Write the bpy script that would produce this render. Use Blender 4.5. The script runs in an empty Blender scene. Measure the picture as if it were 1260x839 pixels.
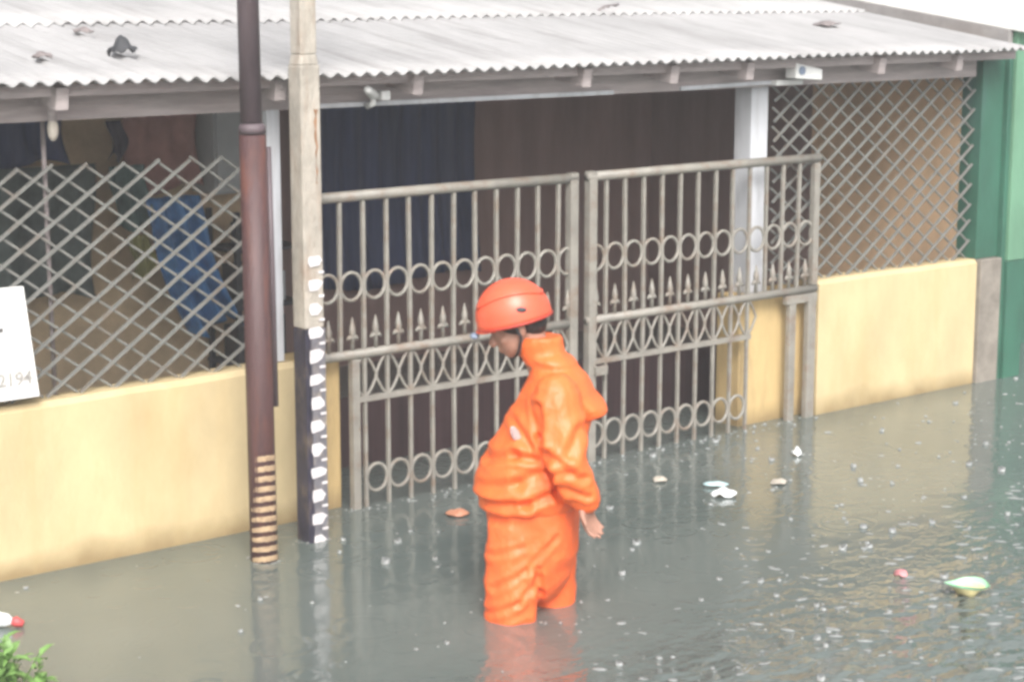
import bpy, bmesh, math, random
from mathutils import Vector, Matrix, noise
R = math.radians
random.seed(7)
S = bpy.context.scene
COL = S.collection

# ------------------------------------------------------------------ helpers
class MB:
    """collects shapes and links them as ONE mesh object"""
    def __init__(s): s.v = []; s.f = []
    def add(s, vs, fs):
        n = len(s.v); s.v += [tuple(v) for v in vs]; s.f += [tuple(i + n for i in f) for f in fs]; return s
    def box(s, x0, x1, y0, y1, z0, z1):
        vs = [(x0,y0,z0),(x1,y0,z0),(x1,y1,z0),(x0,y1,z0),(x0,y0,z1),(x1,y0,z1),(x1,y1,z1),(x0,y1,z1)]
        return s.add(vs, [(3,2,1,0),(4,5,6,7),(0,1,5,4),(1,2,6,5),(2,3,7,6),(3,0,4,7)])
    def bar(s, a, b, w, d, up=(0,1,0)):
        a = Vector(a); b = Vector(b); t = (b-a).normalized(); u = Vector(up)
        n = (u - t*u.dot(t)).normalized(); m = t.cross(n)
        q = [(-1,-1),(1,-1),(1,1),(-1,1)]
        vs = [a + m*(i*w/2) + n*(j*d/2) for i,j in q] + [b + m*(i*w/2) + n*(j*d/2) for i,j in q]
        return s.add(vs, [(3,2,1,0),(4,5,6,7),(0,1,5,4),(1,2,6,5),(2,3,7,6),(3,0,4,7)])
    def tube(s, pts, rad, seg=10, cap=True, closed=False):
        pts = [Vector(p) for p in pts]; n = len(pts)
        rad = rad if isinstance(rad, (list, tuple)) else [rad]*n
        vs = []; fs = []; prev = None
        for i, p in enumerate(pts):
            if closed: t = pts[(i+1) % n] - pts[i-1]
            else: t = pts[min(i+1, n-1)] - pts[max(i-1, 0)]
            t.normalize()
            ref = prev if prev is not None else (Vector((0,1,0)) if abs(t.y) < .9 else Vector((1,0,0)))
            a = (ref - t*ref.dot(t)).normalized(); prev = a; b = t.cross(a)
            for k in range(seg):
                an = 2*math.pi*k/seg
                vs.append(p + (a*math.cos(an) + b*math.sin(an))*rad[i])
        m = n if closed else n-1
        for i in range(m):
            j = (i+1) % n
            for k in range(seg):
                l = (k+1) % seg
                fs.append((i*seg+k, i*seg+l, j*seg+l, j*seg+k))
        if cap and not closed:
            fs.append(tuple(range(seg))[::-1]); fs.append(tuple((n-1)*seg+k for k in range(seg)))
        return s.add(vs, fs)
    def ell(s, c, r, seg=16, rings=10, rot=None):
        c = Vector(c); vs = []; fs = []
        M = rot or Matrix.Identity(3)
        vs.append(c + M @ Vector((0,0,r[2])))
        for i in range(1, rings):
            th = math.pi*i/rings
            for k in range(seg):
                ph = 2*math.pi*k/seg
                vs.append(c + M @ Vector((r[0]*math.sin(th)*math.cos(ph), r[1]*math.sin(th)*math.sin(ph), r[2]*math.cos(th))))
        vs.append(c + M @ Vector((0,0,-r[2])))
        for k in range(seg): fs.append((0, 1+k, 1+(k+1) % seg))
        for i in range(rings-2):
            for k in range(seg):
                a = 1+i*seg+k; b = 1+i*seg+(k+1) % seg
                fs.append((a, a+seg, b+seg, b))
        o = 1+(rings-2)*seg
        for k in range(seg): fs.append((o+k, len(vs)-1, o+(k+1) % seg))
        return s.add(vs, fs)
    def limb(s, pts, rad, seg=12):
        s.tube(pts, rad, seg)
        rad = rad if isinstance(rad, (list, tuple)) else [rad]*len(pts)
        for p, r in zip(pts, rad): s.ell(p, (r*.99,)*3, 10, 6)
        return s
    def loft(s, secs, seg=28, pw=2.0):
        """secs: (z, cx, cy, a, b) ellipse rings, capped"""
        vs = []; fs = []
        for z, cx, cy, a, b in secs:
            for k in range(seg):
                t = 2*math.pi*k/seg; c = math.cos(t); q = math.sin(t)
                c = math.copysign(abs(c)**(2/pw), c); q = math.copysign(abs(q)**(2/pw), q)
                vs.append((cx+a*c, cy+b*q, z))
        for i in range(len(secs)-1):
            for k in range(seg):
                l = (k+1) % seg
                fs.append((i*seg+k, i*seg+l, (i+1)*seg+l, (i+1)*seg+k))
        fs.append(tuple(range(seg))[::-1]); fs.append(tuple((len(secs)-1)*seg+k for k in range(seg)))
        return s.add(vs, fs)
    def mesh(s, name):
        me = bpy.data.meshes.new(name); me.from_pydata(s.v, [], s.f); me.update(); return me
    def build(s, name, mat, parent=None, loc=None, smooth=False, bevel=0):
        me = s.mesh(name)
        bm = bmesh.new(); bm.from_mesh(me); bmesh.ops.recalc_face_normals(bm, faces=bm.faces)
        if bevel: bmesh.ops.bevel(bm, geom=list(bm.edges), offset=bevel, segments=2, affect='EDGES', profile=.6)
        bm.to_mesh(me); bm.free()
        return link(name, me, mat, parent, loc, smooth or bevel > 0 and False)

def link(name, me, mat, parent=None, loc=None, smooth=False):
    o = bpy.data.objects.new(name, me); COL.objects.link(o)
    if mat: me.materials.clear(); me.materials.append(mat)
    if parent: o.parent = parent
    if loc is not None: o.location = loc
    if smooth:
        for p in me.polygons: p.use_smooth = True
    return o

def remesh(mb, vox, smooth=4, fac=.5):
    me = mb.mesh('tmp'); o = bpy.data.objects.new('tmp', me); COL.objects.link(o)
    m = o.modifiers.new('r', 'REMESH'); m.mode = 'VOXEL'; m.voxel_size = vox
    if smooth:
        k = o.modifiers.new('s', 'SMOOTH'); k.factor = fac; k.iterations = smooth
    dg = bpy.context.evaluated_depsgraph_get(); dg.update()
    out = bpy.data.meshes.new_from_object(o.evaluated_get(dg))
    bpy.data.objects.remove(o); bpy.data.meshes.remove(me)
    return out

def tag(o, label=None, cat=None, group=None, kind=None):
    if label: o['label'] = label
    if cat: o['category'] = cat
    if group: o['group'] = group
    if kind: o['kind'] = kind
    return o

def thing(name, loc, label, cat, group=None, rz=0):
    o = bpy.data.objects.new(name, None); COL.objects.link(o); o.location = loc; o.rotation_euler = (0,0,rz)
    o.empty_display_size = .1
    return tag(o, label, cat, group)

# ------------------------------------------------------------------ materials
def mat(name, col, rough=.7, var=.18, scale=6, stretch=(1,1,1), bump=.0, bscale=40, col2=None, dirt=None, metal=0, coat=0, spec=.5):
    """noise-mottled principled material; dirt=(colour, amount, scale vector)"""
    m = bpy.data.materials.new(name); m.use_nodes = True
    nt = m.node_tree; N = nt.nodes; L = nt.links
    b = N['Principled BSDF']
    tc = N.new('ShaderNodeTexCoord'); mp = N.new('ShaderNodeMapping'); mp.inputs['Scale'].default_value = stretch
    L.new(tc.outputs['Object'], mp.inputs['Vector'])
    n = N.new('ShaderNodeTexNoise'); n.inputs['Scale'].default_value = scale; n.inputs['Detail'].default_value = 6
    n.inputs['Roughness'].default_value = .65
    L.new(mp.outputs[0], n.inputs['Vector'])
    r = N.new('ShaderNodeValToRGB'); r.color_ramp.elements[0].position = .3; r.color_ramp.elements[1].position = .7
    c2 = col2 or tuple(c*(1-var*2) for c in col)
    r.color_ramp.elements[0].color = (*c2, 1); r.color_ramp.elements[1].color = (*[min(1, c*(1+var*.4)) for c in col], 1)
    L.new(n.outputs['Fac'], r.inputs['Fac']); out = r.outputs['Color']
    if dirt:
        dc, amt, dv = dirt
        mp2 = N.new('ShaderNodeMapping'); mp2.inputs['Scale'].default_value = dv; mp2.inputs['Location'].default_value = (3.1, 1.7, .4)
        L.new(tc.outputs['Object'], mp2.inputs['Vector'])
        n2 = N.new('ShaderNodeTexNoise'); n2.inputs['Scale'].default_value = 1; n2.inputs['Detail'].default_value = 8; n2.inputs['Roughness'].default_value = .7
        L.new(mp2.outputs[0], n2.inputs['Vector'])
        r2 = N.new('ShaderNodeValToRGB'); r2.color_ramp.elements[0].position = .5; r2.color_ramp.elements[1].position = .72
        r2.color_ramp.elements[0].color = (0,0,0,1); r2.color_ramp.elements[1].color = (amt,)*3 + (1,)
        L.new(n2.outputs['Fac'], r2.inputs['Fac'])
        mx = N.new('ShaderNodeMix'); mx.data_type = 'RGBA'
        L.new(r2.outputs['Color'], mx.inputs[0]); L.new(out, mx.inputs[6]); mx.inputs[7].default_value = (*dc, 1)
        out = mx.outputs[2]
    L.new(out, b.inputs['Base Color'])
    b.inputs['Roughness'].default_value = rough; b.inputs['Metallic'].default_value = metal
    b.inputs['Coat Weight'].default_value = coat; b.inputs['Coat Roughness'].default_value = .2
    b.inputs['Specular IOR Level'].default_value = spec
    if bump:
        n3 = N.new('ShaderNodeTexNoise'); n3.inputs['Scale'].default_value = bscale; n3.inputs['Detail'].default_value = 5
        L.new(mp.outputs[0], n3.inputs['Vector'])
        bp = N.new('ShaderNodeBump'); bp.inputs['Strength'].default_value = bump; bp.inputs['Distance'].default_value = .02
        L.new(n3.outputs['Fac'], bp.inputs['Height']); L.new(bp.outputs[0], b.inputs['Normal'])
    return m

def wet(m, top=.07, col=(.27,.19,.09)):
    """flood tide mark: a soaked ragged band just above the water"""
    nt = m.node_tree; N = nt.nodes; L = nt.links; b = N['Principled BSDF']
    src = b.inputs['Base Color'].links[0].from_socket
    tc = N.new('ShaderNodeTexCoord'); sp_ = N.new('ShaderNodeSeparateXYZ'); L.new(tc.outputs['Object'], sp_.inputs[0])
    n = N.new('ShaderNodeTexNoise'); n.inputs['Scale'].default_value = 5; n.inputs['Detail'].default_value = 7; L.new(tc.outputs['Object'], n.inputs['Vector'])
    a = N.new('ShaderNodeMath'); a.operation = 'MULTIPLY_ADD'; a.inputs[1].default_value = -.16; L.new(n.outputs['Fac'], a.inputs[0]); L.new(sp_.outputs[2], a.inputs[2])
    mr = N.new('ShaderNodeMapRange'); mr.inputs['From Min'].default_value = -.08; mr.inputs['From Max'].default_value = top-.04; mr.inputs['To Min'].default_value = .9; mr.inputs['To Max'].default_value = 0
    L.new(a.outputs[0], mr.inputs['Value'])
    mx = N.new('ShaderNodeMix'); mx.data_type = 'RGBA'; L.new(mr.outputs[0], mx.inputs[0]); L.new(src, mx.inputs[6]); mx.inputs[7].default_value = (*col,1)
    # faint run-off streaks
    mp = N.new('ShaderNodeMapping'); mp.inputs['Scale'].default_value = (11,11,.7); L.new(tc.outputs['Object'], mp.inputs['Vector'])
    n2 = N.new('ShaderNodeTexNoise'); n2.inputs['Scale'].default_value = 1; n2.inputs['Detail'].default_value = 5; L.new(mp.outputs[0], n2.inputs['Vector'])
    m2 = N.new('ShaderNodeMapRange'); m2.inputs['From Min'].default_value = .55; m2.inputs['From Max'].default_value = .8; m2.inputs['To Max'].default_value = .35; L.new(n2.outputs['Fac'], m2.inputs['Value'])
    mx2 = N.new('ShaderNodeMix'); mx2.data_type = 'RGBA'; L.new(m2.outputs[0], mx2.inputs[0]); L.new(mx.outputs[2], mx2.inputs[6]); mx2.inputs[7].default_value = (.50,.36,.17,1)
    L.new(mx2.outputs[2], b.inputs['Base Color'])
M = {}
M['yellow'] = mat('yellow_paint', (.62,.495,.285), .6, .10, 3, (1,1,.6), .12, 60, dirt=((.46,.33,.15), .5, (2.2,2.2,.9)))
M['yellow_worn'] = mat('worn_yellow_paint', (.58,.42,.20), .7, .14, 4, (1,1,.3), .2, 60, dirt=((.25,.17,.09), .7, (9,9,1.4)))
wet(M['yellow']); wet(M['yellow_worn'])
M['concrete'] = mat('bare_concrete', (.30,.265,.225), .85, .2, 8, bump=.3)
M['roof'] = mat('fibre_cement', (.40,.392,.39), .55, .14, 2.5, (1,.35,1), .1, 60, dirt=((.20,.19,.185), .65, (15,.9,2)))
M['wood'] = mat('grey_timber', (.47,.41,.40), .8, .15, 5, (.6,3,6), .3, 30, dirt=((.27,.22,.22), .6, (2,6,12)))
M['wood_dark'] = mat('weathered_timber', (.25,.215,.21), .8, .2, 5, (1,3,3), .3, 30)
M['gate'] = mat('grey_green_gate_paint', (.30,.28,.245), .42, .14, 10, bump=.15, bscale=120, dirt=((.20,.12,.075), .75, (9,9,12)))
M['lattice'] = mat('grey_lattice_paint', (.20,.20,.185), .55, .12, 10, dirt=((.17,.12,.085), .7, (7,7,7)))
M['white_post'] = mat('white_post_paint', (.62,.63,.66), .5, .08, 8, (1,1,.3), dirt=((.36,.35,.34), .6, (12,12,1.5)))
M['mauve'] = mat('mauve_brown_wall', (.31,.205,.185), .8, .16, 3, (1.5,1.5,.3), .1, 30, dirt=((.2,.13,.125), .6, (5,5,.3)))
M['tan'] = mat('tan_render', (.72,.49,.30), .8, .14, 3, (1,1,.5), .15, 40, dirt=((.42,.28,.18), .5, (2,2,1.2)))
M['back_tan'] = mat('mud_tan_wall', (.66,.50,.32), .85, .16, 4, bump=.15, dirt=((.3,.22,.14), .6, (2,2,1.5)))
M['maroon'] = mat('dark_maroon_board', (.055,.027,.030), .7, .25, 4, (6,1,.3), .1, 40)
M['navy'] = mat('navy_curtain', (.05,.068,.16), .8, .25, 4, (3,3,.15), dirt=((.11,.12,.17), .5, (9,9,.3)))
M['green'] = mat('shaded_green_paint', (.045,.15,.10), .45, .2, 4, (1,1,.4), .1, 40, dirt=((.07,.11,.12), .6, (5,5,.8)))  # the column's shade under the eave is put into this darker green
M['lightgreen'] = mat('lit_green_paint', (.15,.31,.20), .5, .14, 4, (1,1,.4), .1, 40, dirt=((.12,.27,.17), .6, (4,4,2)))  # daylight on the pilaster front is put into this lighter green
M['white_roof'] = mat('white_roof_sheet', (.78,.77,.74), .5, .05, 4)
M['grey'] = mat('grey_render', (.33,.31,.30), .8, .16, 5, bump=.2, dirt=((.2,.18,.17), .5, (2,2,4)))
M['pole_brown'] = mat('rusty_brown_paint', (.085,.040,.040), .5, .22, 6, (3,3,.5), .25, 60, dirt=((.15,.055,.035), .75, (14,14,3)))
M['pole_grey'] = mat('purple_grey_paint', (.12,.09,.10), .5, .18, 6, (3,3,.5), .2, 60, dirt=((.10,.07,.07), .6, (14,14,3)))
M['stripe'] = mat('tan_stripe_paint', (.50,.36,.22), .6, .2, 30, dirt=((.16,.09,.06), .8, (30,30,40)))
M['cream'] = mat('cream_concrete', (.50,.455,.39), .8, .2, 11, (1,1,.5), .4, 60, dirt=((.33,.25,.19), .8, (18,18,5)))
M['cream_shade'] = mat('shaded_stained_concrete', (.36,.34,.30), .8, .16, 9, (1,1,.4), .3, 60, dirt=((.24,.19,.17), .7, (16,16,4)))  # unused darker copy of the cream, shade put into its colour
M['gauge_navy'] = mat('navy_gauge_paint', (.035,.032,.055), .55, .3, 14, (1,1,.6), .15, 90, dirt=((.13,.10,.08), .8, (18,18,9)))
M['gauge_grey'] = mat('faded_gauge_paint', (.17,.165,.185), .6, .2, 22, dirt=((.34,.29,.24), .8, (30,30,26)))
M['gauge_white'] = mat('white_gauge_paint', (.76,.73,.74), .6, .10, 40, dirt=((.42,.36,.36), .7, (60,60,60)))
M['white'] = mat('white_plastic', (.80,.80,.78), .4, .05, 12)
M['sign'] = mat('white_board', (.80,.79,.77), .5, .03, 6)
M['ink'] = mat('faded_grey_ink', (.50,.48,.45), .7, .3, 60)
M['ink_dark'] = mat('dark_ink', (.12,.11,.11), .7, .2, 60)
M['rust'] = mat('rust_stain', (.36,.19,.10), .8, .3, 30)
M['black'] = mat('black_plastic', (.03,.03,.035), .5, .2, 12)
M['suit'] = mat('orange_rainsuit', (.92,.17,.036), .47, .05, 7, (1.5,1,1), .42, 17, dirt=((.78,.115,.03), .5, (7,7,9)))
M['suit_dark'] = mat('orange_trousers', (.91,.155,.036), .47, .05, 7, (1.5,1,1), .42, 17, dirt=((.74,.105,.03), .5, (7,7,9)))
M['helmet'] = mat('orange_helmet_shell', (.84,.115,.05), .42, .05, 9, coat=.2, dirt=((.62,.10,.06), .6, (22,22,22)))
M['helmet_rim'] = mat('red_rim_trim', (.45,.05,.03), .5, .1, 20)
M['skin'] = mat('brown_skin', (.38,.20,.14), .55, .1, 20)
M['hair'] = mat('black_hair', (.02,.016,.016), .6, .3, 60, bump=.4, bscale=150)
M['boot'] = mat('black_rubber_boot', (.03,.03,.03), .5, .2, 12)
M['badge'] = mat('grey_badge', (.50,.36,.34), .5, .2, 50)
M['bluegrey'] = mat('blue_grey_plastic', (.22,.27,.36), .4, .1, 20)
M['blue'] = mat('blue_tarpaulin', (.08,.25,.55), .5, .3, 6, bump=.3, dirt=((.05,.075,.16), .8, (6,6,4)))
M['teal'] = mat('teal_cloth', (.13,.20,.19), .85, .3, 6)
M['greygreen'] = mat('grey_green_cloth', (.15,.18,.17), .85, .3, 5)
M['purple'] = mat('plum_cloth', (.07,.06,.085), .85, .3, 6)
M['olive'] = mat('olive_cloth', (.26,.25,.09), .85, .3, 6)
M['brick'] = mat('dull_red_cloth', (.40,.21,.18), .85, .2, 5)
M['darkgrey'] = mat('dark_grey_goods', (.06,.062,.068), .7, .3, 6)
M['panel'] = mat('grey_cabinet_paint', (.46,.48,.49), .55, .08, 4, dirt=((.34,.35,.35), .5, (5,5,3)))
M['mustard'] = mat('mustard_cloth', (.42,.29,.08), .85, .2, 6)

def leaf_mat():
    m = mat('fresh_green_leaf', (.20,.36,.10), .5, .2, 9)
    m.node_tree.nodes['Principled BSDF'].inputs['Subsurface Weight'].default_value = 0
    return m
M['leaf'] = leaf_mat()
M['stem'] = mat('green_stem', (.10,.17,.05), .6, .2, 9)

def water_mat():
    m = bpy.data.materials.new('muddy_flood_water'); m.use_nodes = True
    nt = m.node_tree; N = nt.nodes; L = nt.links; b = N['Principled BSDF']
    tc = N.new('ShaderNodeTexCoord')
    def noise_(sc, det, stretch=(1,1,1), rot=0):
        mp = N.new('ShaderNodeMapping'); mp.inputs['Scale'].default_value = stretch; mp.inputs['Rotation'].default_value = (0,0,rot)
        L.new(tc.outputs['Object'], mp.inputs['Vector'])
        n = N.new('ShaderNodeTexNoise'); n.inputs['Scale'].default_value = sc; n.inputs['Detail'].default_value = det
        L.new(mp.outputs[0], n.inputs['Vector']); return n.outputs['Fac']
    def mth(op, a, bb, c=None):
        k = N.new('ShaderNodeMath'); k.operation = op
        for i, x in enumerate((a, bb, c)):
            if x is None: continue
            if isinstance(x, (int, float)): k.inputs[i].default_value = x
            else: L.new(x, k.inputs[i])
        return k.outputs[0]
    # silt colour
    r = N.new('ShaderNodeValToRGB'); r.color_ramp.elements[0].position = .35; r.color_ramp.elements[1].position = .7
    r.color_ramp.elements[0].color = (.108,.132,.122,1); r.color_ramp.elements[1].color = (.14,.162,.15,1)
    L.new(noise_(.8, 6), r.inputs['Fac']); L.new(r.outputs[0], b.inputs['Base Color'])
    # ripple height: rain rings of two sizes + chop
    def rings(scale, freq, seed):
        mp = N.new('ShaderNodeMapping'); mp.inputs['Location'].default_value = (seed, seed*.7, 0)
        L.new(tc.outputs['Object'], mp.inputs['Vector'])
        v = N.new('ShaderNodeTexVoronoi'); v.voronoi_dimensions = '2D'; v.inputs['Scale'].default_value = scale
        L.new(mp.outputs[0], v.inputs['Vector'])
        sep = N.new('ShaderNodeSeparateColor'); L.new(v.outputs['Color'], sep.inputs[0])
        d = v.outputs['Distance']
        rad = mth('MULTIPLY', sep.outputs[0], .5)
        x = mth('SUBTRACT', d, rad)
        env = mth('POWER', 2.718, mth('MULTIPLY', mth('MULTIPLY', x, x), -90))
        wv = mth('SINE', mth('MULTIPLY', x, freq), 0)
        live = mth('GREATER_THAN', sep.outputs[1], .35)
        return mth('MULTIPLY', mth('MULTIPLY', env, wv), live)
    chop = noise_(5.5, 4, (1,1.8,1), R(-38)); fine = noise_(26, 3)
    swell = noise_(.9, 2)
    h = mth('MULTIPLY', rings(3.3, 34, 0), .10)
    h = mth('ADD', h, mth('MULTIPLY', rings(6.1, 30, 4.3), .10))
    gust = mth('MULTIPLY', mth('SUBTRACT', swell, .35), 2.6)
    gust.node.use_clamp = True
    sx = N.new('ShaderNodeSeparateXYZ'); L.new(tc.outputs['Object'], sx.inputs[0])
    street = mth('MULTIPLY', mth('SUBTRACT', 5.2, sx.outputs[1]), .9); street.node.use_clamp = True     # open street is choppier than the lee of the wall
    h = mth('ADD', h, mth('MULTIPLY', mth('MULTIPLY', chop, gust), .9))
    h = mth('ADD', h, mth('MULTIPLY', mth('MULTIPLY', noise_(9, 3, (1,1.6,1), R(-38)), street), 9.0))
    corner = mth('MULTIPLY', mth('SUBTRACT', 4.75, sx.outputs[1]), 1.6); corner.node.use_clamp = True
    h = mth('ADD', h, mth('MULTIPLY', mth('MULTIPLY', noise_(4.2, 2, (1,1.7,1), R(-38)), corner), 26))
    h = mth('ADD', h, mth('MULTIPLY', fine, .10))
    bp = N.new('ShaderNodeBump'); bp.inputs['Strength'].default_value = .42; bp.inputs['Distance'].default_value = .010
    L.new(h, bp.inputs['Height']); L.new(bp.outputs[0], b.inputs['Normal'])
    b.inputs['Roughness'].default_value = .08; b.inputs['IOR'].default_value = 1.62
    return m
M['water'] = water_mat()
M['mud'] = mat('flooded_asphalt', (.06,.055,.05), .9, .2, 3)
def foam_mat():
    m = mat('rain_splash_water', (.56,.58,.57), .25, .1, 30)
    m.node_tree.nodes['Principled BSDF'].inputs['Transmission Weight'].default_value = .5
    return m
M['foam'] = foam_mat()

# ------------------------------------------------------------------ setting
G = -.45                                   # street level under the water
tag(MB().add([(-150,-150,G),(150,-150,G),(150,150,G),(-150,150,G)], [(0,1,2,3)]).build('street_ground', M['mud']), kind='structure')
tag(MB().add([(-148,-148,0),(148,-148,0),(148,148,0),(-148,148,0)], [(0,1,2,3)]).build('flood_water', M['water']), kind='structure')

YW = 6.94                                  # street face of walls and gates
# ------------------------------------------------------------------ low walls and piers
def coped_wall(name, x0, x1, y0, y1, z0t, z1t, label, m):
    w = MB()
    n = max(2, int((x1-x0)/.25)); c = .022
    prof = lambda zt: [(y0, G), (y0, zt-c), (y0+c, zt), (y1-c, zt), (y1, zt-c), (y1, G)]
    vs = []; fs = []
    for i in range(n+1):
        t = i/n; x = x0+(x1-x0)*t; zt = z0t+(z1t-z0t)*t + random.uniform(-.003,.003)
        vs += [(x, y+ (random.uniform(-.002,.002)), z) for y, z in prof(zt)]
    for i in range(n):
        for k in range(6):
            l = (k+1) % 6; fs.append((i*6+k, (i+1)*6+k, (i+1)*6+l, i*6+l))
    fs.append((0,1,2,3,4,5)); fs.append(tuple(n*6+k for k in range(6))[::-1])
    w.add(vs, fs)
    return tag(w.build(name, m), label, 'wall')
coped_wall('low_wall', .8, 4.50, YW, YW+.15, .66, .70, 'yellow low wall under the left lattice, running out past the white board', M['yellow'])
coped_wall('low_wall', 7.83, 9.19, YW, YW+.15, .735, .73, 'yellow low wall under the right lattice, next to the green column', M['yellow'])
def pier(x0, x1, label, m=M['yellow_worn']):
    return tag(MB().box(x0, x1, YW+.07, YW+.24, G, .695).build('gate_pier', m, bevel=.008), label, 'pier')
pier(4.505, 4.775, 'narrow stained yellow pier between the gauge post and the left gate')
pier(7.30, 7.825, 'wide yellow pier below the white square post at the right gate')
tag(MB().box(9.20, 9.395, YW-.02, YW+.16, G, .725).build('stub_pillar', M['concrete'], bevel=.006), 'bare grey brown concrete stub at the end of the right low wall', 'pillar')

# ------------------------------------------------------------------ lattice screens
def lattice(x0, x1, z0, z1, y, label, rail=False, r=.70, dx=.153):
    g = MB(); sl = random.Random(3)
    for sgn, yy, w in ((1, y-.008, .0125), (-1, y+.006, .0095)):
        n0 = int((x0-3-(z1-z0)/r)/dx)-2; n1 = int((x1+3)/dx)+2
        for i in range(n0, n1):
            # line: z = z0 + sgn*r*(x-xc)
            xc = i*dx + sl.uniform(-.009,.009); pts = []
            a, b = (xc, xc+(z1-z0)/r) if sgn > 0 else (xc-(z1-z0)/r, xc)
            a2, b2 = max(a, x0), min(b, x1)
            if b2-a2 < .03: continue
            rj = r*(1+sl.uniform(-.012,.012)); f = lambda x: min(z1+.01, z0 + sgn*rj*(x-xc))
            xm = (a2+b2)/2; bow = sl.uniform(-.005,.005)
            g.bar((a2, yy, f(a2)), (xm, yy+bow, f(xm)+bow), w, .011); g.bar((xm, yy+bow, f(xm)+bow), (b2, yy, f(b2)), w, .0108)
    if rail: g.bar((x0, y, z1+.004), (x1, y, z1+.004), .010, .010)
    return tag(g.build('lattice_screen', M['lattice']), label, 'lattice', 'diagonal lattice screens on the low walls')
lattice(.8, 4.40, .69, 1.60, YW+.075, 'grey diagonal metal lattice on the left yellow wall, in front of hung cloths')
lattice(7.52, 9.19, .725, 1.80, YW+.075, 'grey diagonal metal lattice right of the white post, in front of tan wall')

# ------------------------------------------------------------------ gates
ZT, ZM, ZL = 1.395, .70, .495
def ringpts(cx, cy, cz, rx, rz, n=18): return [(cx+rx*math.cos(2*math.pi*k/n), cy, cz+rz*math.sin(2*math.pi*k/n)) for k in range(n)]
def gate(x0, x1, low0, low1, bars, left, label):
    t = thing('gate_leaf', ((x0+x1)/2, YW, G), label, 'gate', 'openwork leaves of the driveway gate')
    ox, oy, oz = t.location
    def P(mb, name, smooth=False, bevel=0):
        mb.v = [(x-ox, y-oy, z-oz) for x, y, z in mb.v]
        return mb.build(name, M['gate'], t, smooth=smooth, bevel=bevel)
    y = YW; m = MB()
    P(MB().tube([(x0, y, ZT), ((x0+x1)/2, y, ZT+.002), (x1, y, ZT)], .0235, 14), 'top_rail', True)
    P(MB().tube([(x0, y, ZM), ((x0+x1)/2, y, ZM-.002), (x1, y, ZM)], .0215, 14), 'middle_rail', True)
    P(MB().bar((low0, y, ZL), (low1, y, ZL), .026, .026), 'lower_rail')
    sx0, sx1 = (low0+.02, x1-.025) if left else (x0+.025, low1-.0)
    if left:
        P(MB().bar((x1-.025, y, G+.02), (x1-.025, y, ZT+.025), .048, .044), 'stile', bevel=.004)
        P(MB().bar((low0, y, G+.02), (low0, y, ZM-.021), .04, .036), 'stile', bevel=.004)
        P(MB().bar((x0+.02, y, ZM+.021), (x0+.02, y, ZT-.025), .04, .036), 'stile', bevel=.004)
    else:
        P(MB().bar((x0+.025, y, G+.02), (x0+.025, y, ZT+.025), .048, .044), 'stile', bevel=.004)
        P(MB().bar((x1-.022, y, ZM+.021), (x1-.022, y, ZT-.025), .042, .036), 'stile', bevel=.004)
        P(MB().bar((7.615, y, G+.02), (7.615, y, ZM-.021), .05, .03), 'stile', bevel=.004)
        P(MB().bar((7.765, y, G+.02), (7.765, y, ZM-.021), .062, .034), 'stile', bevel=.004)
        P(MB().bar((7.56, y-.003, ZM-.045), (7.80, y-.003, ZM-.045), .045, .03), 'bracket', bevel=.003)
    for x in bars:
        j = random.uniform(-.003, .003)
        P(MB().bar((x+j, y, ZM+.02), (x-j, y, ZT-.02), .0165, .0165), 'bar')
        if low0 < x < low1: P(MB().bar((x-j, y, G+.05), (x+j, y, ZM-.02), .0155, .0155), 'bar')
        if low0-.02 < x < low1+.02:
            lp = [(x-.066+.132*k/12, y, (ZM+ZL)/2-.003+.088*math.sin(math.pi*k/12)) for k in range(13)]; lp += [(x+.066-.132*k/12, y, (ZM+ZL)/2-.003-.088*math.sin(math.pi*k/12)) for k in range(1,12)]
            P(MB().tube(lp, .0068, 6, closed=True), 'loop', True)
    mids = [(a+b)/2 for a, b in zip(bars, bars[1:])]
    mids = [bars[0]-.063] + mids + [bars[-1]+.063]
    for x in mids:
        if x < x0+.06 or x > x1-.05: continue
        P(MB().tube(ringpts(x, y+.004, 1.0, .056, .062), .0085, 6, closed=True), 'ring', True)
        f = MB().tube([(x,y,ZM+.018),(x,y,ZM+.075),(x,y,ZM+.085),(x,y,ZM+.11),(x,y,ZM+.165)], [.010,.009,.014,.015,.002], 8)
        f.tube([(x-.030,y,ZM+.066),(x-.015,y,ZM+.078),(x,y,ZM+.072),(x+.015,y,ZM+.078),(x+.030,y,ZM+.066)], [.006,.011,.010,.011,.006], 6)
        P(f, 'finial', True)
    for x in mids:
        if low0+.04 < x < low1-.03:
            P(MB().tube(ringpts(x, y+.004, .128, .056, .062), .0085, 6, closed=True), 'ring', True)
    P(MB().bar((low0, y, -.02), (low1, y, -.02), .03, .026), 'bottom_rail')
    if left: pass
    else:
        P(MB().box(6.195, 6.27, y-.045, y-.022, .43, .475), 'latch', bevel=.004)
lb = [4.734+.1247*i for i in range(11)]
gate(4.56, 6.095, 4.803, 6.09, lb, True, 'left leaf of the grey openwork gate, behind the standing person')
rb = [6.288+.1240*i for i in range(12)]
gate(6.165, 7.80, 6.18, 7.30, rb, False, 'right leaf of the grey openwork gate, crossing the white square post')

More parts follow.
